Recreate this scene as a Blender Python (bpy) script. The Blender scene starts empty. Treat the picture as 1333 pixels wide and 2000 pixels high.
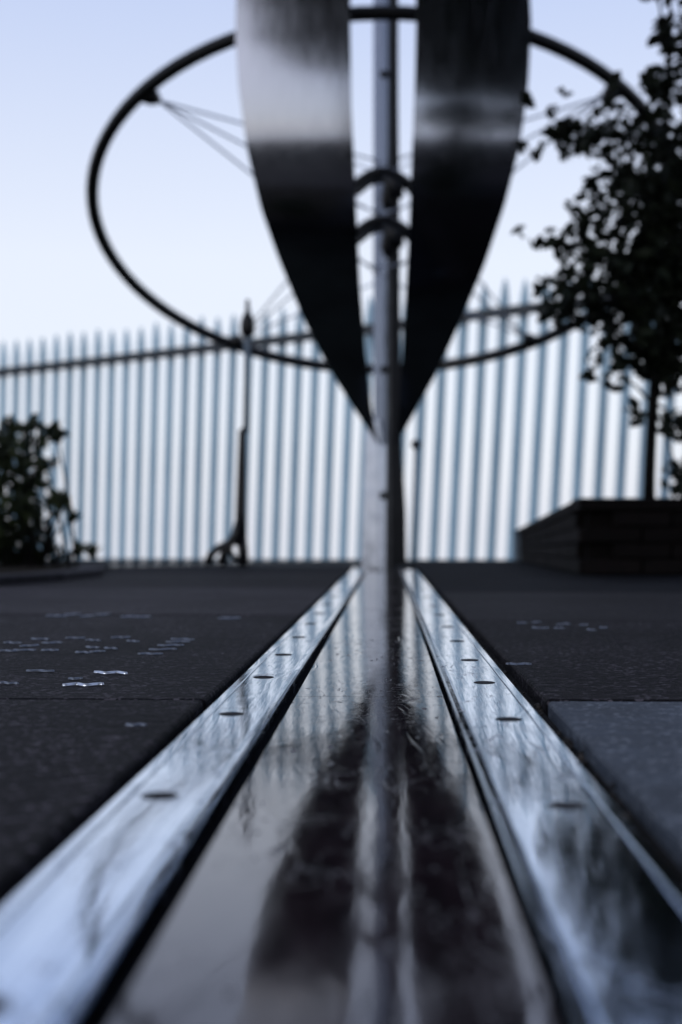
import bpy, bmesh, math, random
from mathutils import Vector, Matrix, Euler

random.seed(7)
S = bpy.context.scene
C = S.collection
R = math.radians

# ------------------------------------------------------------------ camera
CAM_H = 0.15
F = 2778.0                       # focal length in photo pixels (photo 1333 x 2000)
cam_d = bpy.data.cameras.new('camera')
cam = bpy.data.objects.new('camera', cam_d)
C.objects.link(cam)
cam.location = (0, 0, CAM_H)
cam.rotation_euler = Euler((R(90 + 0.949), 0, R(1.866)), 'XYZ')
cam_d.lens = 50
cam_d.sensor_width = 36
cam_d.sensor_fit = 'AUTO'
cam_d.clip_start = 0.01
cam_d.clip_end = 2000
cam_d.dof.use_dof = True
cam_d.dof.focus_distance = 1.51
cam_d.dof.aperture_fstop = 4.5
cam_d.dof.aperture_blades = 0
S.camera = cam

# ------------------------------------------------------------------ world
SUN_EL, SUN_AZ = R(36), R(212)   # azimuth clockwise from +Y: behind and left of the camera
W = bpy.data.worlds.new("World")
S.world = W
W.use_nodes = True
nt = W.node_tree
bg = nt.nodes['Background']
sky = nt.nodes.new('ShaderNodeTexSky')
sky.sky_type = 'NISHITA'
sky.sun_disc = False
sky.sun_elevation = SUN_EL
sky.sun_rotation = SUN_AZ
sky.dust_density = 3.0
tc = nt.nodes.new('ShaderNodeTexCoord')
sep = nt.nodes.new('ShaderNodeSeparateXYZ')
nt.links.new(tc.outputs['Generated'], sep.inputs[0])
ramp = nt.nodes.new('ShaderNodeValToRGB')     # thin overcast, whiter towards the horizon
ramp.color_ramp.elements[0].position = 0.0
ramp.color_ramp.elements[0].color = (0.57, 0.592, 0.655, 1)
ramp.color_ramp.elements[1].position = 1.0
ramp.color_ramp.elements[1].color = (0.26, 0.32, 0.50, 1)
e = ramp.color_ramp.elements.new(0.19)
e.color = (0.56, 0.585, 0.657, 1)
e = ramp.color_ramp.elements.new(0.36)
e.color = (0.39, 0.445, 0.61, 1)
nt.links.new(sep.outputs[2], ramp.inputs[0])
sc1 = nt.nodes.new('ShaderNodeVectorMath'); sc1.operation = 'SCALE'
sc1.inputs['Scale'].default_value = 0.25
nt.links.new(sky.outputs[0], sc1.inputs[0])
sc2 = nt.nodes.new('ShaderNodeVectorMath'); sc2.operation = 'SCALE'
sc2.inputs['Scale'].default_value = 10.0
nt.links.new(ramp.outputs[0], sc2.inputs[0])
ad = nt.nodes.new('ShaderNodeVectorMath'); ad.operation = 'ADD'
nt.links.new(sc1.outputs[0], ad.inputs[0])
nt.links.new(sc2.outputs[0], ad.inputs[1])
nt.links.new(ad.outputs[0], bg.inputs[0])
bg.inputs[1].default_value = 0.1

sun_d = bpy.data.lights.new('sun', 'SUN')
sun_d.energy = 1.5
sun_d.angle = R(12)
sun_d.color = (0.93, 0.96, 1.0)
sun = bpy.data.objects.new('sun', sun_d)
C.objects.link(sun)
sdir = Vector((math.sin(SUN_AZ) * math.cos(SUN_EL), math.cos(SUN_AZ) * math.cos(SUN_EL), math.sin(SUN_EL)))
sun.rotation_euler = sdir.to_track_quat('Z', 'Y').to_euler()
sun.location = (0, 0, 30)

S.view_settings.view_transform = 'Standard'
S.view_settings.look = 'None'
S.view_settings.gamma = 1
S.view_settings.use_curve_mapping = False
S.view_settings.exposure = 0.4
S.render.engine = 'CYCLES'
S.cycles.max_bounces = 6
S.cycles.sample_clamp_indirect = 6

# ------------------------------------------------------------------ helpers
CAM_R = cam.rotation_euler.to_matrix()


def at(x, y, Y):
    """the point at distance Y along the strip that stands at photo pixel (x, y)"""
    d = CAM_R @ Vector(((x - 666.5) / F, (1000 - y) / F, -1.0))
    return cam.location + d * (Y / d.y)


def on_ground(x, y, z=0.0):
    d = CAM_R @ Vector(((x - 666.5) / F, (1000 - y) / F, -1.0))
    return cam.location + d * ((z - CAM_H) / d.z)


def obj(name, bm, mat, parent=None, smooth=False):
    me = bpy.data.meshes.new(name)
    if isinstance(bm, tuple):
        me.from_pydata(bm[0], [], bm[1])
    else:
        bm.normal_update()
        bm.to_mesh(me)
        bm.free()
    if mat:
        me.materials.append(mat)
    if smooth:
        for p in me.polygons:
            p.use_smooth = True
    o = bpy.data.objects.new(name, me)
    C.objects.link(o)
    if parent:
        o.parent = parent
    return o


def copy_obj(o, parent=None, loc=None, rot=None):
    c = o.copy()
    C.objects.link(c)
    if parent:
        c.parent = parent
    if loc is not None:
        c.location = loc
    if rot is not None:
        c.rotation_euler = rot
    return c


def thing(name, label, cat, loc=(0, 0, 0), group=None):
    o = bpy.data.objects.new(name, None)
    C.objects.link(o)
    o.location = loc
    o.empty_display_size = 0.1
    o['label'] = label
    o['category'] = cat
    if group:
        o['group'] = group
    return o


def add_box(bm, lo, hi, bev=0.0, seg=1):
    lo, hi = Vector(lo), Vector(hi)
    r = bmesh.ops.create_cube(bm, size=1.0, matrix=Matrix.Translation((lo + hi) / 2) @ Matrix.Diagonal((*(hi - lo), 1)))
    if bev > 0:
        vs = set(r['verts'])
        es = [e for e in bm.edges if e.verts[0] in vs and e.verts[1] in vs]
        bmesh.ops.bevel(bm, geom=es, offset=bev, segments=seg, affect='EDGES', profile=0.5)
    return bm


def box(lo, hi, bev=0.0, seg=1):
    return add_box(bmesh.new(), lo, hi, bev, seg)


def tube(pts, rad, n=10, closed=False, bm=None):
    bm = bm or bmesh.new()
    pts = [Vector(p) for p in pts]
    N = len(pts)
    if not hasattr(rad, '__len__'):
        rad = [rad] * N
    rings = []
    ref = Vector((0.13, 0.31, 0.94)).normalized()
    for i, p in enumerate(pts):
        a = pts[(i - 1) % N] if (closed or i > 0) else p
        b = pts[(i + 1) % N] if (closed or i < N - 1) else p
        t = (b - a).normalized()
        u = t.cross(ref)
        if u.length < 1e-3:
            u = t.cross(Vector((1, 0, 0)))
        u.normalize()
        v = t.cross(u)
        rings.append([bm.verts.new(p + rad[i] * (math.cos(2 * math.pi * k / n) * u + math.sin(2 * math.pi * k / n) * v)) for k in range(n)])
    for i in range(N if closed else N - 1):
        A, B = rings[i], rings[(i + 1) % N]
        for k in range(n):
            bm.faces.new((A[k], A[(k + 1) % n], B[(k + 1) % n], B[k]))
    if not closed:
        bm.faces.new(rings[0][::-1])
        bm.faces.new(rings[-1])
    bmesh.ops.recalc_face_normals(bm, faces=bm.faces)
    return bm


def lathe(prof, n=20, bm=None, at_=(0, 0, 0)):
    bm = bm or bmesh.new()
    o = Vector(at_)
    rings = [[bm.verts.new(o + Vector((r * math.cos(2 * math.pi * k / n), r * math.sin(2 * math.pi * k / n), z))) for k in range(n)] for r, z in prof]
    for A, B in zip(rings, rings[1:]):
        for k in range(n):
            bm.faces.new((A[k], A[(k + 1) % n], B[(k + 1) % n], B[k]))
    bm.faces.new(rings[0][::-1])
    bm.faces.new(rings[-1])
    return bm


def lerp_tab(tab, x):
    if x <= tab[0][0]:
        return tab[0][1]
    for (a, fa), (b, fb) in zip(tab, tab[1:]):
        if x <= b:
            return fa + (fb - fa) * (x - a) / (b - a)
    return tab[-1][1]


# ------------------------------------------------------------------ materials
class MatB:
    def __init__(self, name, col=(0.5, 0.5, 0.5), rough=0.5, metal=0.0, spec=0.5):
        self.m = bpy.data.materials.new(name)
        self.m.use_nodes = True
        self.t = self.m.node_tree
        self.b = self.t.nodes['Principled BSDF']
        self.b.inputs['Base Color'].default_value = (*col, 1)
        self.b.inputs['Roughness'].default_value = rough
        self.b.inputs['Metallic'].default_value = metal
        self.b.inputs['Specular IOR Level'].default_value = spec
        self._tc = None

    def n(self, t, **kw):
        nd = self.t.nodes.new(t)
        for k, v in kw.items():
            if k in nd.inputs.keys():
                nd.inputs[k].default_value = v
            else:
                setattr(nd, k, v)
        return nd

    def l(self, a, b):
        self.t.links.new(a, b)

    def coords(self, scale=(1, 1, 1), kind='Object'):
        if not self._tc:
            self._tc = self.n('ShaderNodeTexCoord')
        mp = self.n('ShaderNodeMapping')
        mp.inputs['Scale'].default_value = scale
        self.l(self._tc.outputs[kind], mp.inputs['Vector'])
        return mp.outputs[0]

    def noise(self, scale, detail=4, sc=(1, 1, 1), rough=0.5, dist=0.0, kind='Object'):
        nd = self.n('ShaderNodeTexNoise', Scale=scale, Detail=detail, Roughness=rough, Distortion=dist)
        self.l(self.coords(sc, kind), nd.inputs['Vector'])
        return nd.outputs[0]

    def ramp(self, src, stops):
        r = self.n('ShaderNodeValToRGB')
        els = r.color_ramp.elements
        for i, (p, c) in enumerate(stops):
            if i < 2:
                el = els[i]
                el.position = p
            else:
                el = els.new(p)
            c = (c, c, c) if not hasattr(c, '__len__') else c
            el.color = (*c, 1)
        self.l(src, r.inputs[0])
        return r.outputs[0]

    def math(self, op, a, b):
        nd = self.n('ShaderNodeMath', operation=op)
        for i, v in enumerate((a, b)):
            if isinstance(v, (int, float)):
                nd.inputs[i].default_value = v
            else:
                self.l(v, nd.inputs[i])
        return nd.outputs[0]

    def mix(self, fac, a, b, blend='MIX'):
        nd = self.n('ShaderNodeMix', data_type='RGBA', blend_type=blend)
        for i, v in ((0, fac), (6, a), (7, b)):
            if isinstance(v, (int, float)):
                nd.inputs[i].default_value = v
            elif isinstance(v, tuple):
                nd.inputs[i].default_value = (*v, 1)
            else:
                self.l(v, nd.inputs[i])
        return nd.outputs[2]

    def col(self, s):
        self.l(s, self.b.inputs['Base Color'])

    def rough(self, s):
        self.l(s, self.b.inputs['Roughness'])

    def bump(self, h, strength=0.3, dist=0.01, prev=None):
        nd = self.n('ShaderNodeBump', Strength=strength, Distance=dist)
        self.l(h, nd.inputs['Height'])
        if prev is not None:
            self.l(prev, nd.inputs['Normal'])
        self.l(nd.outputs[0], self.b.inputs['Normal'])
        return nd.outputs[0]

    def rand(self, src_col, lo=0.8, hi=1.2):
        oi = self.n('ShaderNodeObjectInfo')
        mr = self.n('ShaderNodeMapRange')
        mr.inputs['To Min'].default_value = lo
        mr.inputs['To Max'].default_value = hi
        self.l(oi.outputs['Random'], mr.inputs['Value'])
        v = self.n('ShaderNodeVectorMath', operation='SCALE')
        self.l(src_col, v.inputs[0])
        self.l(mr.outputs[0], v.inputs['Scale'])
        return v.outputs[0]


def stone(name, lo, hi, spec=0.25, rough=0.75):
    M = MatB(name, lo, rough, 0, spec)
    g = M.noise(230, 4, rough=0.75)
    vo = M.n('ShaderNodeTexVoronoi', Scale=240.0, Randomness=1.0)
    M.l(M.coords((1, 1, 1)), vo.inputs['Vector'])
    sp = M.n('ShaderNodeSeparateColor')
    M.l(vo.outputs['Color'], sp.inputs[0])
    fl = M.ramp(sp.outputs[0], [(0.0, tuple(v * .55 for v in lo)), (0.55, lo), (0.86, tuple(v * 1.2 for v in lo)), (0.94, hi)])
    c = M.mix(M.ramp(g, [(0.35, 0.0), (0.65, 1.0)]), fl, hi)
    c = M.mix(0.88, c, fl)
    big = M.noise(3.0, 5)
    st = M.noise(9.0, 6, rough=0.65)
    c = M.mix(M.ramp(st, [(0.42, 0.0), (0.66, 0.6)]), c, tuple(v * 2.2 for v in lo))
    c2 = M.mix(M.ramp(big, [(0.35, 0.0), (0.7, 0.8)]), c, tuple(v * 0.5 for v in lo))
    M.col(M.rand(c2, 0.65, 1.3))
    n1 = M.bump(sp.outputs[1], 0.55, 0.003)
    M.bump(M.noise(60, 5), 0.5, 0.004, n1)
    M.rough(M.ramp(M.noise(900, 2), [(0.35, rough - 0.25), (0.6, rough + 0.1)]))
    return M.m


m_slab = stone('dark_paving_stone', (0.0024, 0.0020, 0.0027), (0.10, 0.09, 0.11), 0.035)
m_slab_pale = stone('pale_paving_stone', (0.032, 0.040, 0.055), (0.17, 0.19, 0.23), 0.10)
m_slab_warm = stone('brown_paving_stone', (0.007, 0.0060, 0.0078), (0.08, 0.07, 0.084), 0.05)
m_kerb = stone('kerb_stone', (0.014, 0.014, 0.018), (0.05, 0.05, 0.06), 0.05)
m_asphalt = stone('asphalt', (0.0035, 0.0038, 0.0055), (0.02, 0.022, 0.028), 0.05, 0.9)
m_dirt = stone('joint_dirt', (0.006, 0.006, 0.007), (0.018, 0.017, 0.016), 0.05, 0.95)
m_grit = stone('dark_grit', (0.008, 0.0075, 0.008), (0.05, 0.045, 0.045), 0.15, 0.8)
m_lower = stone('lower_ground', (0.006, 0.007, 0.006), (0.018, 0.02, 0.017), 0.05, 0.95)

# polished steel of the rails
M = MatB('worn_steel_rail', (0.56, 0.62, 0.72), 0.16, 1.0)
stk = M.noise(9, 5, (14, 0.7, 1), 0.6, 0.6)
M.col(M.ramp(stk, [(0.30, (0.34, 0.43, 0.58)), (0.66, (0.62, 0.71, 0.86))]))
M.rough(M.ramp(M.noise(14, 5, (10, 1.0, 1), 0.65), [(0.3, 0.03), (0.75, 0.13)]))
p = M.bump(M.noise(55, 3, (1.0, 0.18, 1), 0.5), 0.035, 0.003)
p = M.bump(M.noise(300, 2, (1, 0.06, 1), 0.6), 0.04, 0.0012, p)
scr = M.n('ShaderNodeTexWave', wave_type='BANDS', bands_direction='X', Scale=4.0, Distortion=28.0, Detail=3.0)
scr.inputs['Detail Scale'].default_value = 0.7
M.l(M.coords((1.2, 0.35, 1)), scr.inputs['Vector'])
p = M.bump(M.ramp(scr.outputs[1], [(0.0, 0.0), (0.03, 1.0)]), 0.06, 0.0006, p)
ns = M.noise(15, 2, (2.0, 0.7, 1), 0.5, 1.2)
rg = M.math('ABSOLUTE', M.math('SUBTRACT', ns, 0.5), 0)
M.bump(M.math('MAXIMUM', M.ramp(rg, [(0.0, 0.0), (0.007, 1.0)]), M.ramp(M.noise(6, 2), [(0.47, 1.0), (0.56, 0.0)])), 0.22, 0.0010, p)
ln_ = M.math('MAXIMUM', M.ramp(rg, [(0.0, 0.0), (0.010, 1.0)]), M.ramp(M.noise(6, 2), [(0.47, 1.0), (0.56, 0.0)]))
M.col(M.mix(ln_, (0.10, 0.13, 0.19), M.ramp(stk, [(0.30, (0.32, 0.42, 0.58)), (0.66, (0.60, 0.70, 0.86))])))
rs = M.ramp(M.noise(14, 5, (10, 1.0, 1), 0.65), [(0.3, 0.03), (0.75, 0.13)])
M.rough(M.math('ADD', rs, M.math('MULTIPLY', M.math('SUBTRACT', 1.0, ln_), 0.3)))
m_rail = M.m

M = MatB('steel_rail_edge', (0.42, 0.48, 0.58), 0.3, 1.0)
M.rough(M.ramp(M.noise(30, 4, (4, 1, 1)), [(0.3, 0.18), (0.7, 0.42)]))
M.bump(M.noise(90, 3, (1, 0.2, 1)), 0.2, 0.003)
m_edge = M.m

# dark lacquered cover between the rails
M = MatB('dark_lacquered_plate', (0.012, 0.010, 0.011), 0.13, 0.0, 0.58)
M.col(M.ramp(M.noise(12, 5, (6, 1, 1)), [(0.35, (0.006, 0.004, 0.0055)), (0.7, (0.014, 0.009, 0.012))]))
M.rough(M.ramp(M.noise(10, 6, (9, 1.4, 1), 0.7), [(0.3, 0.03), (0.72, 0.11)]))
p = M.bump(M.noise(48, 3, (1, 0.25, 1), 0.5), 0.05, 0.003)
scr = M.n('ShaderNodeTexWave', wave_type='BANDS', bands_direction='X', Scale=3.2, Distortion=34.0, Detail=3.0)
scr.inputs['Detail Scale'].default_value = 0.8
M.l(M.coords((1.3, 0.5, 1)), scr.inputs['Vector'])
sm = M.ramp(scr.outputs[1], [(0.0, 0.0), (0.03, 1.0)])
mk = M.ramp(M.noise(7, 3, (2, 1, 1)), [(0.48, 1.0), (0.62, 0.0)])
p = M.bump(M.math('MAXIMUM', sm, mk), 0.07, 0.0008, p)
ns = M.noise(16, 2, (2.0, 0.8, 1), 0.5, 1.5)
rg = M.math('ABSOLUTE', M.math('SUBTRACT', ns, 0.5), 0)
p = M.bump(M.math('MAXIMUM', M.ramp(rg, [(0.0, 0.0), (0.006, 1.0)]), M.ramp(M.noise(5, 2), [(0.45, 1.0), (0.55, 0.0)])), 0.05, 0.0006, p)
pit = M.n('ShaderNodeTexVoronoi', Scale=70.0)
M.l(M.coords((1, 0.6, 1)), pit.inputs['Vector'])
pk = M.ramp(M.noise(4, 2), [(0.5, 1.0), (0.62, 0.0)])
M.bump(M.math('MAXIMUM', pk, M.ramp(pit.outputs['Distance'], [(0.06, 0.0), (0.13, 1.0)])), 0.3, 0.0015, p)
lp_ = M.math('MAXIMUM', M.ramp(rg, [(0.0, 0.0), (0.008, 1.0)]), M.ramp(M.noise(5, 2), [(0.45, 1.0), (0.55, 0.0)]))
sp_ = M.n('ShaderNodeTexVoronoi', Scale=46.0)
M.l(M.coords((1.2, 0.35, 1)), sp_.inputs['Vector'])
sp2 = M.math('MAXIMUM', M.ramp(sp_.outputs['Distance'], [(0.10, 0.0), (0.16, 1.0)]), M.ramp(M.noise(3.5, 3), [(0.50, 1.0), (0.58, 0.0)]))
lp_ = M.math('MINIMUM', lp_, sp2)
rs = M.ramp(M.noise(10, 6, (9, 1.4, 1), 0.7), [(0.3, 0.03), (0.72, 0.11)])
M.rough(M.math('ADD', rs, M.math('MULTIPLY', M.math('SUBTRACT', 1.0, lp_), 0.5)))
M.b.inputs['Specular Tint'].default_value = (0.90, 0.88, 1.0, 1)
m_plate = M.m

m_groove = MatB('dark_rubber_gasket', (0.006, 0.006, 0.007), 0.8, 0, 0.1).m
M = MatB('blackened_screw_steel', (0.006, 0.006, 0.008), 0.7, 0.0, 0.15)
M.bump(M.noise(800, 3), 0.4, 0.001)
m_screw = M.m

# brushed stainless of the sculpture
M = MatB('brushed_stainless_steel', (0.34, 0.37, 0.44), 0.15, 1.0)
M.rough(M.ramp(M.noise(5, 5, (14, 14, 0.9)), [(0.3, 0.10), (0.72, 0.20)]))
M.bump(M.noise(1.1, 2), 0.10, 0.05)
m_fin = M.m
M = MatB('dimmed_stainless_mast', (0.13, 0.155, 0.21), 0.16, 1.0)  # darker copy of the pedestal steel, dimmer reflections put into its colour
M.bump(M.noise(6, 3, (1, 1, 0.35)), 0.18, 0.02)
M.rough(M.ramp(M.noise(12, 4), [(0.3, 0.08), (0.7, 0.26)]))
m_mast = M.m
M = MatB('polished_stainless_pedestal', (0.40, 0.43, 0.50), 0.16, 1.0)
M.bump(M.noise(9, 3, (1, 1, 0.5)), 0.25, 0.02)
M.rough(M.ramp(M.noise(12, 4), [(0.3, 0.08), (0.7, 0.26)]))
m_ped = M.m
M = MatB('dark_bronze_tube', (0.006, 0.0065, 0.008), 0.45, 0.0, 0.2)
M.rough(M.ramp(M.noise(20, 4), [(0.3, 0.34), (0.7, 0.55)]))
m_dark = M.m
m_cable = MatB('steel_cable', (0.30, 0.34, 0.42), 0.4, 1.0).m

# fence
M = MatB('blue_grey_painted_pale', (0.24, 0.34, 0.43), 0.5, 0, 0.3)
M.col(M.rand(M.ramp(M.noise(1.3, 5, (1, 1, 0.7), 0.6), [(0.3, (0.18, 0.28, 0.37)), (0.7, (0.27, 0.385, 0.475))]), 0.88, 1.08))
M.bump(M.noise(25, 3, (1, 1, 0.2)), 0.15, 0.004)
m_clad = M.m
M = MatB('dark_fence_rail', (0.006, 0.011, 0.018), 0.5, 0, 0.4)
M.bump(M.noise(40, 3), 0.2, 0.004)
m_frail = M.m

# brick, leaf, bark
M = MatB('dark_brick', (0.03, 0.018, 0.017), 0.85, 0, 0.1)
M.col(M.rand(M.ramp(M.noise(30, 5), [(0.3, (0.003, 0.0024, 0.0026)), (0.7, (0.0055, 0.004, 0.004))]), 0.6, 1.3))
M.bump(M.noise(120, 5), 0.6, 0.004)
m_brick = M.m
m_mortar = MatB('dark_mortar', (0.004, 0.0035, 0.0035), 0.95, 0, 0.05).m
M = MatB('planter_soil', (0.012, 0.010, 0.008), 0.95, 0, 0.05)
M.bump(M.noise(40, 6), 1.0, 0.03)
m_soil = M.m


def leaf_mat(name, a, b):
    M = MatB(name, a, 0.6, 0, 0.12)
    ge = M.n('ShaderNodeNewGeometry')
    M.col(M.ramp(ge.outputs['Random Per Island'], [(0.1, a), (0.9, b)]))
    return M.m


m_leaf = leaf_mat('dark_green_leaf', (0.003, 0.005, 0.003), (0.012, 0.017, 0.009))
m_leaf2 = leaf_mat('shrub_leaf', (0.004, 0.007, 0.003), (0.016, 0.023, 0.008))
M = MatB('dark_bark', (0.006, 0.0055, 0.005), 0.9, 0, 0.1)
M.bump(M.noise(60, 5, (1, 1, 0.25)), 0.8, 0.01)
m_bark = M.m
m_paint = MatB('black_painted_iron', (0.005, 0.005, 0.007), 0.45, 0, 0.3).m
M = MatB('grey_painted_iron', (0.13, 0.17, 0.21), 0.5, 0, 0.3)
M.bump(M.noise(80, 3), 0.2, 0.002)
m_gpaint = M.m
M = MatB('inlaid_letter_metal', (0.14, 0.155, 0.19), 0.55, 1.0)
M.bump(M.noise(300, 3), 0.3, 0.001)
m_letter = M.m
M = MatB('glint_letter_metal', (0.5, 0.53, 0.6), 0.4, 1.0)  # brighter copy for two strokes, their glint is put into the colour
m_letter_glint = M.m

# ------------------------------------------------------------------ ground
def edge_D(X):
    return 8.9 if X > 0.05 else 6.95


bm = bmesh.new()
outline = [(-30, -40), (30, -40), (30, 8.9), (0.06, 8.9), (0.02, 6.95), (-30, 6.95)]
top = [bm.verts.new((x, y, -0.034)) for x, y in outline]
bot = [bm.verts.new((x, y, -0.60)) for x, y in outline]
bm.faces.new(top)
for i in range(len(outline)):
    j = (i + 1) % len(outline)
    bm.faces.new((top[i], bot[i], bot[j], top[j]))
bmesh.ops.recalc_face_normals(bm, faces=bm.faces)
o = obj('terrace_ground', bm, m_dirt); o['kind'] = 'structure'

bm = bmesh.new()
G = 24
rowsg = []
for yy, zz in ((-60, -0.5), (5, -0.5), (14, -0.5), (25, -0.56), (32, -1.3), (45, -4.0), (70, -11.0)):
    rowsg.append([bm.verts.new((-70 + 140 * k / G, yy, zz + (random.uniform(-.05, .05) if yy > 22 else 0))) for k in range(G + 1)])
for A, B in zip(rowsg, rowsg[1:]):
    for k in range(G):
        bm.faces.new((A[k], A[k + 1], B[k + 1], B[k]))
o = obj('hilltop_ground', bm, m_lower); o['kind'] = 'structure'

STRIP_L, STRIP_R = -0.157, 0.1275
GAP_L, GAP_R = -0.168, 0.146
# asphalt apron beyond the slabs
bm = bmesh.new()
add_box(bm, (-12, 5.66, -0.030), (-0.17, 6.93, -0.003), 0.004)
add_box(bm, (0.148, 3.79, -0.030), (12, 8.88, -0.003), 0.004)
o = obj('asphalt_path', bm, m_asphalt); o['kind'] = 'structure'

pav = bpy.data.objects.new('pavement', None)
C.objects.link(pav)
pav['kind'] = 'structure'
slabs = {}


def slab(x0, x1, y0, y1, mat):
    g = 0.006
    w, d = x1 - x0 - 2 * g, y1 - y0 - 2 * g
    w = x1 - x0 - g
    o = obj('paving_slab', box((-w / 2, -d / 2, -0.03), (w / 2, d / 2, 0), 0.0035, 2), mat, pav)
    o.location = ((x0 + x1) / 2 + (-g / 2 if x0 > 0 else g / 2), (y0 + y1) / 2, random.uniform(-0.0012, 0.0004))
    o.rotation_euler = (random.uniform(-.0006, .0006), random.uniform(-.0006, .0006), 0)
    return o


ly = [-1.46, -0.08, 1.305, 2.70, 4.08, 5.65]
ry = [-1.16, 0.07, 1.31, 2.54, 3.78]
colw = [1.30, 1.22, 1.30, 1.25]
for side, ys in ((-1, ly), (1, ry)):
    x = GAP_L if side < 0 else GAP_R
    for ci, w in enumerate(colw):
        x2 = x + side * w
        for ri in range(len(ys) - 1):
            mt = m_slab
            if side > 0 and ri == 1 and ci == 0:
                mt = m_slab_pale
            elif side > 0 and ri == 3:
                mt = m_slab_warm
            elif side < 0 and ri == 3:
                mt = m_slab_warm
            slabs[(side, ci, ri)] = slab(min(x, x2), max(x, x2), ys[ri], ys[ri + 1], mt)
        x = x2

# worn metal letter inlays lying in the slabs (worn beyond reading)
def stroke(parent, pts, w=0.0018, h=0.0009, mat=None):
    """a ribbon of metal along pts (world x, y), lying on the slab"""
    bm = bmesh.new()
    P = [Vector((x, y, 0)) for x, y in pts]
    L = []
    for i, p in enumerate(P):
        t = (P[min(i + 1, len(P) - 1)] - P[max(i - 1, 0)]).normalized()
        nrm = Vector((-t.y, t.x, 0)) * w
        L.append((bm.verts.new(p + nrm + Vector((0, 0, -0.001))), bm.verts.new(p + nrm * .6 + Vector((0, 0, h))),
                  bm.verts.new(p - nrm * .6 + Vector((0, 0, h))), bm.verts.new(p - nrm + Vector((0, 0, -0.001)))))
    for A, B in zip(L, L[1:]):
        for k in range(3):
            bm.faces.new((A[k], A[k + 1], B[k + 1], B[k]))
    bm.faces.new(L[0][::-1]); bm.faces.new(L[-1])
    bmesh.ops.recalc_face_normals(bm, faces=bm.faces)
    off = parent.location
    for v in bm.verts:
        v.co -= Vector((off.x, off.y, off.z))
        v.co.z += 0.0006
    return obj('inlaid_letter', bm, mat or m_letter, parent, True)


def wavy(px, py, wpx, seed, amp=0.004):
    a, b = on_ground(px, py), on_ground(px + wpx, py + random.uniform(-1.5, 1.5))
    rr = random.Random(seed)
    n = 12
    ph, k = rr.uniform(0, 6), rr.uniform(7, 11)
    return [(a.x + (b.x - a.x) * i / n, a.y + (b.y - a.y) * i / n + amp * math.sin(ph + k * i / n) * rr.uniform(.6, 1.2)) for i in range(n + 1)]


s2 = slabs[(-1, 0, 2)]
for i, (px, py, w, am) in enumerate([(126, 1338, 74, .006), (183, 1314, 66, .006), (0, 1334, 36, .003), (245, 1417, 40, .002), (134, 1326, 26, .003), (55, 1310, 50, .003),
                                     (272, 1277, 44, .005), (292, 1269, 52, .005), (308, 1261, 50, .005), (326, 1254, 46, .005), (336, 1248, 44, .005),
                                     (150, 1274, 26, .004), (178, 1273, 26, .004), (205, 1266, 24, .004), (168, 1264, 26, .004),
                                     (0, 1271, 30, .004), (28, 1270, 42, .004), (84, 1270, 28, .004), (82, 1256, 40, .005), (40, 1262, 34, .004), (10, 1255, 30, .005),
                                     (60, 1248, 36, .005), (130, 1246, 34, .005), (170, 1250, 26, .004), (220, 1245, 34, .005), (250, 1252, 20, .004)]):
    par = slabs[(-1, 0, 1)] if py > 1370 else s2 if on_ground(px, py).x > GAP_L - 1.3 else slabs[(-1, 1, 2)]
    stroke(par, wavy(px, py, w, i, am), 0.0018 if i < 5 else 0.0026, 0.0011 if i < 2 else 0.0008, m_letter_glint if i < 2 else None)
s3 = slabs[(-1, 0, 3)]
for i, (px, py, w) in enumerate([(95, 1202, 30), (130, 1200, 26), (160, 1203, 26), (190, 1200, 24), (240, 1204, 24), (265, 1204, 30), (430, 1207, 34)]):
    par = s3 if on_ground(px, py).x > GAP_L - 1.3 else slabs[(-1, 1, 3)]
    stroke(par, wavy(px, py, w, i + 40, .010), 0.006)
r2 = slabs[(1, 0, 2)]
for i, (px, py, w) in enumerate([(1012, 1217, 16), (1040, 1216, 14), (1042, 1226, 12), (1056, 1227, 14), (1088, 1220, 12), (1085, 1227, 16), (1100, 1218, 12),
                                 (1134, 1221, 14), (1150, 1230, 12), (990, 1297, 46), (1172, 1226, 14)]):
    stroke(r2, wavy(px, py, w, i + 80, .005), 0.003)

# grit lying in the open joints beside the strip
rg_ = random.Random(5)
bm = bmesh.new()
for k in range(420):
    right = k % 4 != 0
    y = 0.35 + 3.2 * rg_.random() ** 1.5
    x = rg_.uniform(STRIP_R + .001, GAP_R - .001) if right else rg_.uniform(GAP_L + .001, STRIP_L - .001)
    r_ = rg_.uniform(.0012, .0042) if right else rg_.uniform(.001, .0025)
    if k == 2:
        x, y, r_ = 0.1365, 1.09, .0062
    bmesh.ops.create_icosphere(bm, subdivisions=1, radius=r_, matrix=Matrix.Translation((x, y, -0.0235 + rg_.uniform(0, .016))) @ Euler((rg_.uniform(0, 6), rg_.uniform(0, 6), 0)).to_matrix().to_4x4() @ Matrix.Diagonal((1, rg_.uniform(.6, 1), rg_.uniform(.5, .9), 1)))
o = obj('grit', bm, m_grit); o['kind'] = 'stuff'
bm = bmesh.new()
add_box(bm, (STRIP_R + .0005, -1.4, -0.0335), (GAP_R - .0002, 6.0, -0.015))
add_box(bm, (GAP_L + .0002, -1.4, -0.0335), (STRIP_L - .0005, 6.0, -0.015))
o = obj('joint_fill', bm, m_dirt); o['kind'] = 'structure'

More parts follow.
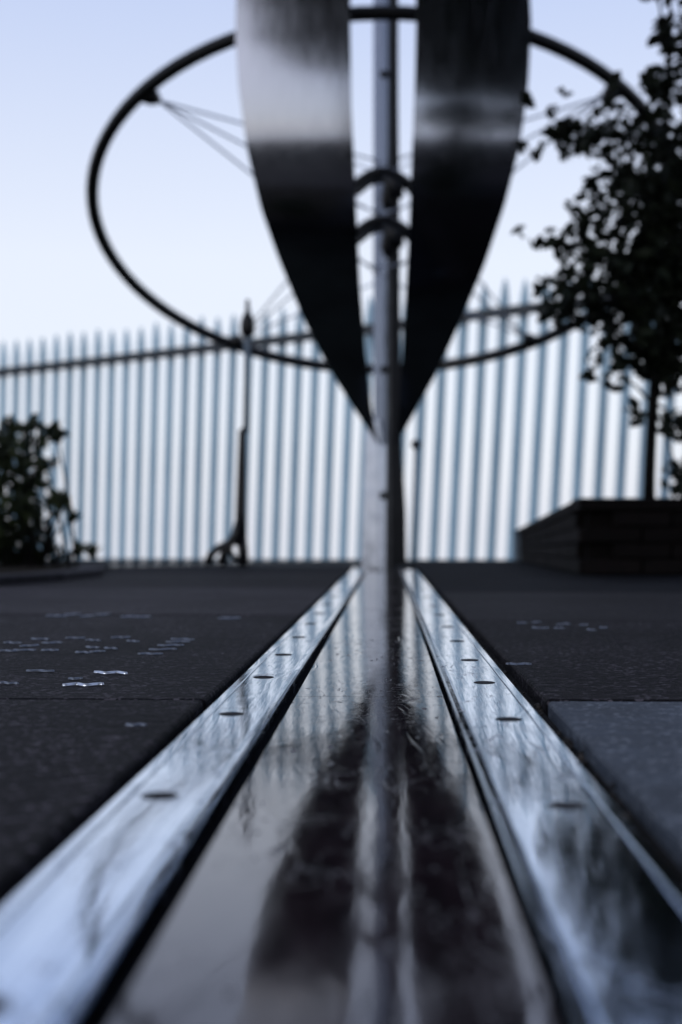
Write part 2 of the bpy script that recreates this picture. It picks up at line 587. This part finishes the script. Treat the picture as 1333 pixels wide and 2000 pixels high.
# low kerb of the planting bed at the left
kerb = thing('stone_kerb', 'low curved dark stone kerb in front of the leafy shrub', 'kerb', (-1.2, 4.6, 0))
kp = [Vector((-2.3, 3.80, 0)), Vector((-1.5, 3.92, 0)), Vector((-1.22, 4.2, 0)), Vector((-1.12, 4.7, 0)), Vector((-1.10, 5.2, 0)), Vector((-1.2, 5.75, 0))]
for a, b in zip(kp, kp[1:]):
    d = (b - a)
    n = max(1, int(d.length / 0.42))
    for i in range(n):
        L = d.length / n
        ko = obj('kerb_stone', box((-L / 2 + .004, -0.05, -0.02), (L / 2 - .004, 0.05, 0.028), 0.006), m_kerb, kerb)
        mid = a + d * ((i + .5) / n)
        ko.location = mid - kerb.location
        ko.location.z = 0.0
        ko.rotation_euler = (0, 0, math.atan2(d.y, d.x) + random.uniform(-.02, .02))
bm = bmesh.new()
vs = [bm.verts.new((x, y, 0.012)) for x, y in [(-5, 3.85), (-2.3, 3.85), (-1.53, 3.97), (-1.27, 4.22), (-1.17, 4.7), (-1.15, 5.2), (-1.25, 5.75), (-1.3, 6.85), (-5, 6.85)]]
bm.faces.new(vs)
o = obj('planting_bed_soil', bm, m_soil); o['kind'] = 'structure'

# ------------------------------------------------------------------ the inlaid strip
strip = thing('ground_strip', 'long straight metal strip set into the paving, twin steel rails with dark glossy plate between', 'ground strip')
Y0, Y1 = -1.6, 6.24
bm = box((STRIP_L, Y0, -0.033), (STRIP_R, Y1, -0.024))
obj('base_channel', bm, m_groove, strip)


def sweep(name, prof, y0, y1, mat, parent, ny=1, smooth=False):
    bm = bmesh.new()
    rows = []
    for j in range(ny + 1):
        y = y0 + (y1 - y0) * j / ny
        rows.append([bm.verts.new((x, y, z)) for x, z in prof])
    n = len(prof)
    for A, B in zip(rows, rows[1:]):
        for k in range(n):
            bm.faces.new((A[k], A[(k + 1) % n], B[(k + 1) % n], B[k]))
    bm.faces.new(rows[0][::-1]); bm.faces.new(rows[-1])
    bmesh.ops.recalc_face_normals(bm, faces=bm.faces)
    return obj(name, bm, mat, parent)


def rail_profile(xa, xb, outer):
    """xa = inner edge, xb = outer edge"""
    s = 1 if xb > xa else -1
    return [(xa, -0.023), (xa, -0.0030), (xa + s * .0012, -0.0008), (xa + s * .0052, -0.0002), (xa + s * .0066, -0.0014), (xa + s * .0078, 0.0),
            (xb - s * .0100, 0.0), (xb - s * .0088, -0.0016), (xb - s * .0076, 0.0), (xb - s * .0012, 0.0), (xb, -0.0014), (xb, -0.023)]


rails = []
for xa, xb, joints in ((-0.0985, -0.157, [1.235, 3.65]), (0.059, 0.1275, [1.122, 3.4])):
    ys = [Y0] + joints + [Y1]
    segs = []
    for a, b in zip(ys, ys[1:]):
        r_ = sweep('rail', rail_profile(xa, xb, None), a + .0006, b - .0006, m_rail, strip)
        segs.append((a, b, r_))
    rails.append(segs)
plates = []
for a, b in ((Y0, 1.42), (1.42, 1.955), (1.955, 3.9), (3.9, Y1)):
    pl = sweep('cover_plate', [(-0.0925, -0.023), (-0.0925, -0.0115), (-0.0915, -0.0105), (0.0555, -0.0105), (0.0565, -0.0115), (0.0565, -0.023)],
               a + .0007, b - .0007, m_plate, strip)
# screws
sb = lathe([(0.0105, -0.0002), (0.0110, 0.0003), (0.0098, 0.0007), (0.0058, 0.0007), (0.0050, 0.0001)], 20)
scr0 = None


def put_screw(x, y, segs):
    global scr0
    par = [r for a, b, r in segs if a <= y < b][0]
    if scr0 is None:
        scr0 = obj('screw', sb, m_screw, par, False)
        scr0.location = (x, y, 0)
    else:
        copy_obj(scr0, par, (x, y, 0))


for y in [-0.2, 0.12, 0.45, 0.818, 1.195, 1.505, 1.79, 2.10, 2.42, 2.75, 3.1, 3.5, 3.9, 4.4, 4.9, 5.4]:
    put_screw(-0.1310, y, rails[0])
for y in [-0.24, 0.10, 0.43, 0.796, 1.168, 1.458, 1.72, 2.03, 2.35, 2.70, 3.05, 3.5, 3.95, 4.4, 4.9, 5.4]:
    put_screw(0.0990, y, rails[1])

# ------------------------------------------------------------------ the sculpture
sx = 0.0
SD = 11.0
BASE_Z = -0.5
sculpt = thing('steel_sculpture', 'tall steel sculpture with two curved pointed fins, central mast and tilted dark ring', 'sculpture', (sx, SD, BASE_Z))
inv = Vector((sx, SD, BASE_Z))


def spart(name, bm, mat, smooth=False, parent=None):
    for v in bm.verts:
        v.co -= inv
    return obj(name, bm, mat, parent or sculpt, smooth)


ZT, ZV = 0.840, 3.188


def fin_D(z):
    t = (z - ZT) / (ZV - ZT)
    if t > 1.25:                      # mirror image towards the top
        t2 = 2.5 - t
        return fin_D(ZT + t2 * (ZV - ZT))
    return 8.765 + 2.06 * abs(1 - t) ** 3 * (1 if t < 1 else 1.2)


LO = [(-200, 456), (0, 456), (60, 457), (150, 462), (280, 480), (400, 508), (500, 543), (620, 592), (720, 643), (800, 693), (850, 727), (872, 741)]
LI = [(-200, 681), (0, 684), (200, 687), (400, 696), (560, 704), (700, 716), (800, 727), (850, 736), (872, 742)]
RO = [(-200, 1046), (0, 1043), (150, 1036), (270, 1020), (390, 990), (510, 950), (620, 904), (730, 853), (830, 797), (860, 779), (872, 774)]
RI = [(-200, 815), (0, 814), (150, 811), (300, 805), (450, 799), (600, 791), (700, 785), (850, 776), (872, 773)]


def fin_edges(z, tab):
    zz = min(z, 2 * (ZV + .17) - z)   # mirrored about its widest level
    D = fin_D(zz)
    y = 1046 - (zz - CAM_H) / D * F
    return at(lerp_tab(tab, y), y, D).x


def make_fin(To, Ti, side):
    bm = bmesh.new()
    NZ, NX = 72, 12
    z0, z1 = ZT, 2 * (ZV + .17) - ZT
    front, back = [], []
    for i in range(NZ + 1):
        z = z0 + (z1 - z0) * i / NZ
        zz = min(z, 2 * (ZV + .17) - z)
        D = fin_D(zz)
        xi, xo = fin_edges(z, Ti), fin_edges(z, To)
        rf, rb = [], []
        for j in range(NX + 1):
            u = j / NX
            x = xi + (xo - xi) * u
            dy = 0.55 * abs(xo - xi) * (0.25 * u + 0.20 * u * u) * 0.6
            rf.append(bm.verts.new((x, D + dy, z)))
            rb.append(bm.verts.new((x, D + dy + 0.022, z)))
        front.append(rf); back.append(rb)
    for G in (front, back):
        for A, B in zip(G, G[1:]):
            for j in range(NX):
                bm.faces.new((A[j], A[j + 1], B[j + 1], B[j]))
    for i in range(NZ):
        for j in (0, NX):
            bm.faces.new((front[i][j], front[i + 1][j], back[i + 1][j], back[i][j]))
    for i in (0, NZ):
        for j in range(NX):
            bm.faces.new((front[i][j], front[i][j + 1], back[i][j + 1], back[i][j]))
    bmesh.ops.recalc_face_normals(bm, faces=bm.faces)
    for e_ in bm.edges:
        if len(e_.link_faces) == 2 and e_.calc_face_angle(0) > 0.9:
            e_.smooth = False
    return spart('fin', bm, m_fin, True)


make_fin(LO, LI, -1)
make_fin(RO, RI, 1)

# mast: square tube turned so that one arris faces the camera
def prism(cx, cy, s, ang, z0, z1, s1=None, bev=0.004):
    bm = box((-s / 2, -s / 2, 0), (s / 2, s / 2, z1 - z0), 0)
    if s1:
        for v in bm.verts:
            if v.co.z > 0.01:
                v.co.x *= s1 / s; v.co.y *= s1 / s
    bmesh.ops.bevel(bm, geom=bm.edges[:], offset=bev, segments=2, affect='EDGES')
    bmesh.ops.transform(bm, matrix=Matrix.Translation((cx, cy, z0)) @ Matrix.Rotation(ang, 4, 'Z'), verts=bm.verts)
    return bm


mx = at(745, 600, SD).x
spart('mast', prism(mx, SD, 0.096, R(-24), 0.85, 5.8, None, .007), m_mast)
spart('pedestal', prism(at(736, 1000, SD).x, SD, 0.20, R(-34), BASE_Z, 1.04, 0.125, .007), m_ped)
spart('base_plate', prism(at(751, 1000, SD).x, SD, 0.6, 0, BASE_Z - .012, BASE_Z + .03, None, 0.004), m_dark)
bm = tube([at(774, 1195, SD - .18), at(773, 1000, SD - .18), at(770, 870, SD - .16), at(769, 600, SD - .14), at(768, 200, SD - .11), at(768, -330, SD - .11)],
          [.092, .086, .066, .058, .046, .042], 4)
spart('mast_shade_bar', bm, m_dark)  # added bar, its black stands in for the mast's dark-reflecting right face
# mast joint studs
for yy in (145, 480, 722, 968):
    p = at(750, yy, SD - 0.10)
    b_ = bmesh.new()
    bmesh.ops.create_icosphere(b_, subdivisions=2, radius=0.034, matrix=Matrix.Translation(p))
    spart('stud', b_, m_dark, True)

# ring
RC, RR, RT = Vector((0, SD, 2.570)), 2.217, R(23.8)
RC.x = at(745, 370, SD).x
rp = []
for k in range(96):
    a = 2 * math.pi * k / 96
    rp.append(RC + Vector((math.cos(a) * RR, -math.sin(a) * RR * math.cos(RT), math.sin(a) * RR * math.sin(RT))))
ring = spart('ring', tube(rp, 0.048, 12, True), m_dark, True)


def ring_pt(a):
    return RC + Vector((math.cos(a) * RR, -math.sin(a) * RR * math.cos(RT), math.sin(a) * RR * math.sin(RT)))


hub = [at(752, yy, SD) for yy in (318, 425, 545)]
for deg in (137, 43, 233, 307):
    p = ring_pt(R(deg))
    c = (RC - p).normalized()
    q = p + c * 0.13
    # bracket: a tapering lug welded inside the ring
    b_ = tube([p + c * 0.02, p + c * 0.08, q], [0.070, 0.060, 0.032], 10)
    br = spart('ring_bracket', b_, m_dark, True)
    for h_ in hub:
        spart('spoke_cable', tube([q + (h_ - q).normalized() * -0.03, h_], 0.008, 6), m_cable, True)

# arched clamps tying both fins to the mast
for (ya, yt, kn) in ((366, 334, 388), (462, 428, 478)):
    pts = []
    for k in range(13):
        u = k / 12
        x = 690 + (806 - 690) * u
        y = ya - (ya - yt) * math.sin(math.pi * u) ** 0.8
        D = 10.5 - 0.28 * math.sin(math.pi * u) - (0.17 if kn == 388 else 0)
        pts.append(at(x, y, D))
    spart('clamp', tube(pts, 0.033, 10), m_dark, True)
    p = at(758, kn, SD - 0.17)
    bm = bmesh.new()
    bmesh.ops.create_icosphere(bm, subdivisions=2, radius=0.070, matrix=Matrix.Translation(p) @ Matrix.Diagonal((.8, 1, 1.5, 1)))
    spart('clamp_knob', bm, m_dark, True)
    b_ = tube([at(752, yt + 8, SD - .17), at(772, ya, SD - .21), at(776, ya + 22, SD - .21)], [.045, .078, .052], 8)
    spart('clamp_lug', b_, m_dark, True)
    b_ = tube([at(698, ya + 12, SD - .35), at(722, ya - 12, SD - .18), at(752, yt + 10, SD - .14)], [.020, .036, .052], 8)
    spart('clamp_arm', b_, m_dark, True)
    b_ = tube([at(802, ya + 8, SD - .35), at(786, ya - 14, SD - .18), at(768, yt + 8, SD - .14)], [.020, .040, .052], 8)
    spart('clamp_arm', b_, m_dark, True)
for ya in (318, 398, 505):
    pts = []
    for k in range(11):
        u = k / 10
        pts.append(at(692 + 112 * u, ya + 16 * math.sin(math.pi * u), SD - .52 + .17 * math.sin(math.pi * u)))
    spart('tie_wire', tube(pts, 0.006, 6), m_cable, True)

# ------------------------------------------------------------------ slatted fence behind
def fence_D(x):
    return 21.0 / (1 + 0.00026 * x)


fence = thing('palisade_fence', 'long tall palisade fence of upright blue grey pales with a dark rail near the top', 'fence', at(757, 1046, fence_D(757)) - Vector((0, 0, 0.62)))
fo = fence.location.copy()
pa, pb = at(-260, 1046, fence_D(-260)), at(1620, 1046, fence_D(1620))
fdir = (pb - pa); fdir.z = 0; fdir.normalize()
fnrm = Vector((fdir.y, -fdir.x, 0))            # towards the camera
if fnrm.y > 0:
    fnrm = -fnrm


def fx(w):
    return w / (1 - 0.00026 * w)


def fence_pt(x, z):
    p = at(x, 1046, fence_D(x))
    return Vector((p.x, p.y, z))


def pale_lean(x):
    return min(0.062, max(0.012, 0.016 + 0.000045 * x))


def top_z(x):
    return 3.03 + 0.00012 * x


def rail_z(x):
    return 2.575 + 0.00019 * x


ws = [16.43 - 12.0 + 24.92 * i for i in range(-9, 51)]
for i, w in enumerate(ws):
    x = fx(w)
    base = fence_pt(x, -0.5)
    ln = pale_lean(x) + random.uniform(-.002, .002)
    zt = top_z(x) + random.uniform(-.03, .03)
    hw, dep, lip = 0.076 - 0.000013 * max(0, min(1333, x)), 0.056, 0.022
    bm = bmesh.new()
    rows = []
    for z, k in ((-0.5, 1.0), (zt - 0.26, 1.0), (zt - 0.10, 0.62), (zt, 0.12)):
        c = base + fdir * (ln * (z - 1.5)); c.z = z
        # shallow folded section: two flanges and a raised middle
        prof = [(-hw, 0), (-hw * .62, lip), (-hw * .35, dep), (hw * .35, dep), (hw * .62, lip), (hw, 0)]
        rows.append([bm.verts.new(c + fdir * a * k + fnrm * n * (0.4 + 0.6 * k) - base) for a, n in prof])
    for A, B in zip(rows, rows[1:]):
        for k in range(6):
            bm.faces.new((A[k], A[(k + 1) % 6], B[(k + 1) % 6], B[k]))
    bm.faces.new(rows[0][::-1]); bm.faces.new(rows[-1])
    bmesh.ops.recalc_face_normals(bm, faces=bm.faces)
    so = obj('pale', bm, m_clad, fence)
    so.location = base - fo


def fence_bar(name, w0, w1, zf, hh, n0, n1, mat):
    bm = bmesh.new()
    vv = []
    for w in (w0, w1):
        x = fx(w)
        b = fence_pt(x, 0)
        for dz in (-hh, hh):
            for n in (n0, n1):
                z = zf(x) + dz
                c = b + fdir * (pale_lean(x) * (z - 1.5)) + fnrm * n
                c.z = z
                vv.append(bm.verts.new(c - fo))
    for f in ((0, 1, 3, 2), (4, 6, 7, 5), (0, 4, 5, 1), (2, 3, 7, 6), (1, 5, 7, 3), (0, 2, 6, 4)):
        bm.faces.new([vv[k] for k in f])
    bmesh.ops.recalc_face_normals(bm, faces=bm.faces)
    return obj(name, bm, mat, fence)


for k in range(0, 60, 12):
    wa, wb = ws[k] - 10, (ws[k + 12] - 10.3 if k + 12 < 60 else ws[-1] + 14)
    fence_bar('rail', wa, wb, rail_z, 0.060, 0.053, 0.095, m_frail)
    fence_bar('rail', wa, wb, lambda x: -0.24 + 0.00006 * x, 0.05, 0.053, 0.095, m_frail)

# ------------------------------------------------------------------ lamp post with stays at the left
LD = 6.8
lp = thing('lamp_post', 'slim dark lamp post with small black lantern and splayed curved foot, left of the sculpture', 'lamp post', at(478, 1107, LD))
lo = lp.location.copy()


def lpart(name, bm, mat, root, smooth=True):
    for v in bm.verts:
        v.co -= root.location
    return obj(name, bm, mat, root, smooth)


lpart('upper_pole', tube([at(481, 845, LD), at(483, 660, LD)], 0.014, 10), m_gpaint, lp)
lpart('lower_pole', tube([at(471, 1066, LD), at(471, 1000, LD), at(473, 900, LD), at(474, 842, LD), at(476, 836, LD)], [0.028, 0.026, 0.022, 0.019, 0.011], 12), m_paint, lp)
pz = at(484, 660, LD)
lan = lpart('lantern', lathe([(0.012, 0), (0.032, 0.02), (0.036, 0.06), (0.028, 0.10), (0.012, 0.125), (0.009, 0.185)], 12, None, pz), m_paint, lp)
for pts, rads in (([(468, 1020), (461, 1045), (447, 1064), (440, 1080), (432, 1104)], .024), ([(472, 1050), (475, 1075), (476, 1106)], .026), ([(444, 1062), (425, 1072), (412, 1084), (404, 1104)], .020),
                  ([(447, 1068), (455, 1086), (470, 1096), (478, 1104)], .014)):
    lpart('foot', tube([at(a, b, LD) for a, b in pts], rads, 8), m_paint, lp)

# slender stake with a knob, right of the mast
KD = 8.1
st = thing('slender_stake', 'thin grey stake topped by a small dark knob, just right of the mast', 'stake', on_ground(809, 1046 + 417 / KD))
lpart('stake_rod', tube([at(808, 1046 + 417 / KD, KD), at(813, 876, KD)], 0.010, 8), m_gpaint, st)
bm = bmesh.new()
bmesh.ops.create_icosphere(bm, subdivisions=2, radius=0.030, matrix=Matrix.Translation(at(813, 868, KD)))
lpart('stake_knob', bm, m_frail, st)

# grey bollard beside the planter
bd = at(1011, 1092, 8.6)
bol = thing('grey_bollard', 'short square grey bollard at the far end of the brick planter', 'bollard', (bd.x, bd.y, -0.003))
bm = box((-0.020, -0.020, 0), (0.020, 0.020, 0.175), 0.003)
obj('post', bm, m_gpaint, bol)
obj('cap', box((-0.023, -0.023, 0.175), (0.023, 0.023, 0.185), 0.003), m_paint, bol)

# ------------------------------------------------------------------ brick planter at the right
PD = 5.5
pc = at(1140, 1046 + 417 / PD, PD); pc.z = 0
PH = CAM_H + (1046 - 973) / F * PD
planter = thing('brick_planter', 'long raised planter of dark brick with the tree growing in it', 'planter', (pc.x, pc.y, 0))
back_dir = Vector((at(1015, 1046, 8.85).x - pc.x, 3.35, 0)).normalized()
right_dir = Vector((1, 0.0, 0))
PL, PW = 3.35, 4.2


def wall_h(s_):
    """the side wall drops away from the front corner"""
    return PH + (0.187 - PH) * max(0, min(1, s_ / PL))

core = bmesh.new()
cn = [pc + right_dir * .02 + back_dir * .02, pc + right_dir * PW, pc + right_dir * PW + back_dir * PL, pc + back_dir * (PL - .02) + right_dir * .02]
vb = [core.verts.new((p.x - pc.x, p.y - pc.y, -0.01)) for p in cn]
vt = [core.verts.new((p.x - pc.x, p.y - pc.y, wall_h(p.y - pc.y - .05) - 0.046)) for p in cn]
for i in range(4):
    j = (i + 1) % 4
    core.faces.new((vb[i], vb[j], vt[j], vt[i]))
core.faces.new(vt)
bmesh.ops.recalc_face_normals(core, faces=core.faces)
obj('wall_core', core, m_mortar, planter)
bp = None
course = (PH - 0.05) / 4
for row in range(4):
    for dirv, n_, rotz in ((right_dir, 18, 0.0), (back_dir, 15, math.atan2(back_dir.y, back_dir.x))):
        for k in range(n_):
            o_ = (k + (0.5 if row % 2 else 0.0)) * 0.225 + 0.11
            pos = dirv * o_
            outv = Vector((0, -1, 0)) if dirv is right_dir else Vector((-1, 0, 0))
            pos = pos - outv * 0.035 + outv * random.uniform(-.002, .002)
            fz = 1.0 if dirv is right_dir else (wall_h(o_) - .05) / (PH - .05)
            pos.z = (row * course + course / 2) * fz
            if bp is None:
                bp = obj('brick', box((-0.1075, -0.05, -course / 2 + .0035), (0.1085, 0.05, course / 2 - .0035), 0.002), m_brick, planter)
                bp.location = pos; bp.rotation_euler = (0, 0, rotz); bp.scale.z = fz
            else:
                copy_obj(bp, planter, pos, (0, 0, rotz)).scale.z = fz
for dirv, n_, L, rotz in ((right_dir, 7, 0.6, 0.0), (back_dir, 5, 0.62, math.atan2(back_dir.y, back_dir.x))):
    for k in range(n_):
        inw = Vector((0, 1, 0)) if dirv is right_dir else Vector((1, 0, 0))
        if dirv is back_dir:
            pos = dirv * (0.24 + k * L + L / 2) + inw * 0.10
        else:
            pos = dirv * (k * L + L / 2 - .02) + inw * 0.10
        sl = 0.0
        pos.z = PH - 0.025
        if dirv is back_dir:
            pos.z = wall_h(0.24 + k * L + L / 2) - 0.025
            sl = math.atan2(PH - 0.187, PL)
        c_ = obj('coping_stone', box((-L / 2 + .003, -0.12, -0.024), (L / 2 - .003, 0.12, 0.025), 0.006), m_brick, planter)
        c_.location = pos; c_.rotation_euler = (0, sl, rotz)

# ------------------------------------------------------------------ foliage
def leaf_mesh(centres, size, seed, up=0.0, aspect=0.5):
    rr = random.Random(seed)
    V, Fc = [], []
    for c in centres:
        L = size * rr.uniform(0.5, 1.4)
        d = Vector((rr.gauss(0, 1), rr.gauss(0, 1), rr.gauss(0, 1) * (1 - up) + up * 2.2))
        d.normalize()
        s = d.cross(Vector((rr.gauss(0, 1), rr.gauss(0, 1), rr.gauss(0, 1))))
        if s.length < 1e-3:
            continue
        s.normalize()
        n = d.cross(s)
        w = L * aspect
        b = len(V)
        for u, v, h in ((0, 0, 0), (0.35, 0.5, .08), (0.75, 0.36, .03), (1, 0, -.06), (0.75, -0.36, .03), (0.35, -0.5, .08)):
            V.append(tuple(c + d * (L * (u - .4)) + s * (w * v) + n * (L * h)))
        Fc.append((b, b + 1, b + 2, b + 3))
        Fc.append((b, b + 3, b + 4, b + 5))
    return V, Fc


rt = random.Random(11)
TD = 6.25
tb = at(1268, 975, TD); tb.z = PH - 0.07
tree = thing('leafy_tree', 'small dark leafy tree with slim trunk growing in the brick planter', 'tree', tb)
trunk_px = [(1268, 985), (1269, 930), (1272, 860), (1276, 790), (1282, 720), (1290, 600), (1296, 460), (1300, 300), (1306, 120), (1312, -60)]
tr = [at(x, y, TD) for x, y in trunk_px]
lpart('trunk', tube(tr, [.027, .025, .024, .024, .023, .020, .017, .013, .009, .005], 10), m_bark, tree)
clusters = [  # photo x, y, radius px, leaves
    (1322, 70, 48, 90), (1290, 165, 38, 70), (1310, 240, 75, 150), (1235, 262, 55, 80), (1170, 262, 48, 92), (1118, 270, 42, 95), (1092, 262, 24, 42),
    (1190, 200, 24, 20), (1255, 345, 75, 150), (1185, 350, 45, 45), (1150, 400, 45, 40), (1245, 430, 85, 230), (1175, 450, 60, 95), (1120, 478, 42, 62), (1085, 470, 26, 18),
    (1310, 370, 80, 330), (1320, 500, 90, 420), (1255, 540, 85, 250), (1185, 540, 70, 150), (1125, 565, 50, 80), (1090, 605, 38, 80), (1155, 605, 50, 85), (1230, 625, 60, 130),
    (1300, 620, 80, 320), (1265, 690, 50, 110), (1215, 690, 34, 45), (1310, 720, 55, 150), (1205, 740, 26, 24), (1150, 735, 16, 10), (1322, 830, 34, 50), (1325, 930, 36, 46), (1240, 810, 24, 14),
    (1080, 220, 14, 6), (1048, 300, 14, 7), (1035, 195, 14, 6), (1020, 290, 8, 3), (1105, 180, 14, 6), (1200, 160, 14, 5),
    (1330, -60, 80, 160), (1230, -160, 90, 260), (1120, -220, 90, 240), (1330, -200, 100, 300), (1240, -300, 110, 300), (1280, -30, 40, 24), (1400, 120, 110, 400), (1420, 320, 120, 520), (1430, 520, 130, 560), (1410, 680, 100, 320), (1400, -60, 100, 260), (1060, 560, 20, 12), (1020, 455, 12, 4), (1045, 475, 14, 7), (1160, 700, 20, 10), (1190, 660, 24, 20)]
cen = []
for (x, y, r, n) in clusters:
    dj = rt.uniform(-0.22, 0.22)
    for k in range(n):
        while True:
            a, b, c = rt.uniform(-1, 1), rt.uniform(-1, 1), rt.uniform(-1, 1)
            if a * a + b * b + c * c < 1:
                break
        cen.append(at(x + a * r, y + b * r, TD + dj + c * r / F * TD * 1.8))
    if n > 15:
        # a twig from the trunk to the cluster
        k = min(range(3, len(tr)), key=lambda q: abs(trunk_px[q][1] - (y + 60)))
        end = at(x, y, TD + dj)
        mid = (tr[k] + end) / 2 + Vector((0, 0, 0.03))
        tg = lpart('branch', tube([tr[k], mid, end], [.009, .006, .003], 6), m_bark, tree)
V, Fc = leaf_mesh(cen, 0.058, 3, 0.0, 0.62)
V = [tuple(Vector(v) - tb) for v in V]
cr = obj('crown', (V, Fc), m_leaf, tree)

SDp = 6.35
sp = at(70, 1046 + 417 / SDp, SDp); sp.z = 0.01
shrub = thing('leafy_shrub', 'low dark shrub of upright narrow leaves at the left edge, before the fence', 'shrub', sp)
cl2 = [(10, 900, 60, 180), (20, 1000, 70, 260), (60, 850, 38, 70), (15, 840, 28, 45), (112, 848, 18, 22), (60, 930, 48, 120), (90, 905, 18, 10), (70, 1010, 45, 85), (30, 1070, 50, 170), (110, 975, 26, 38), (128, 985, 14, 12),
       (80, 1075, 34, 60), (140, 1012, 10, 8), (155, 1072, 14, 14), (178, 1078, 12, 16), (115, 1085, 24, 22), (-60, 900, 90, 420), (-70, 1030, 90, 420), (-160, 960, 110, 420)]
cen = []
stems = []
for (x, y, r, n) in cl2:
    dj = rt.uniform(-0.15, 0.25)
    for k in range(n):
        while True:
            a, b, c = rt.uniform(-1, 1), rt.uniform(-1, 1), rt.uniform(-1, 1)
            if a * a + b * b + c * c < 1:
                break
        cen.append(at(x + a * r * .9, y + b * r, SDp + dj + c * r / F * SDp * 1.5))
    foot = Vector((sp.x + rt.uniform(-.12, .12) + (x - 70) / F * SDp * .6, SDp + rt.uniform(-.1, .1), 0.0))
    stems.append((foot, at(x, y, SDp + dj)))
V, Fc = leaf_mesh(cen, 0.062, 5, 0.55, 0.42)
V = [tuple(Vector(v) - sp) for v in V]
obj('foliage', (V, Fc), m_leaf2, shrub)
for a, b in stems:
    lpart('stem', tube([a, (a + b) / 2 + Vector((0, 0, .05)), b], [.008, .006, .003], 6), m_bark, shrub)

# ------------------------------------------------------------------ unseen trees added behind the camera to darken the steel's reflections
def reflection_tree(x, y, h, r, zc, n, seed, label):
    rr = random.Random(seed)
    t = thing('added_reflection_tree', label, 'tree', (x, y, -0.03), 'unseen trees added to darken steel reflections')
    ob = obj('trunk', tube([(0, 0, 0), (.05, 0, zc * .4), (-.05, .05, zc * .8), (0, 0, h * .9)], [.22, .18, .15, .04], 10), m_bark, t, True)
    cen = []
    for k in range(n):
        while True:
            a, b, c = rr.uniform(-1, 1), rr.uniform(-1, 1), rr.uniform(-1, 1)
            if a * a + b * b + c * c < 1:
                break
        cen.append(Vector((a * r, b * r, zc + (h - zc) / 2 + c * (h - zc) / 2)))
    V, Fc = leaf_mesh(cen, 0.8, seed, 0, 0.7)
    obj('crown', (V, Fc), m_leaf, t)
    return t


reflection_tree(-2.6, -2.6, 14.0, 5.2, 6.9, 9000, 21, 'unseen tall dark tree added behind the viewpoint to darken the top of the fin reflections')
reflection_tree(4.2, -2.2, 12.5, 5.0, 5.4, 7500, 22, 'unseen broad dark tree with a lower crown, added behind the viewpoint to darken the right fin')
reflection_tree(6.2, -1.4, 6.6, 3.4, 2.6, 170, 23, 'smaller sparse dark tree beside the paving to the right of the viewpoint')
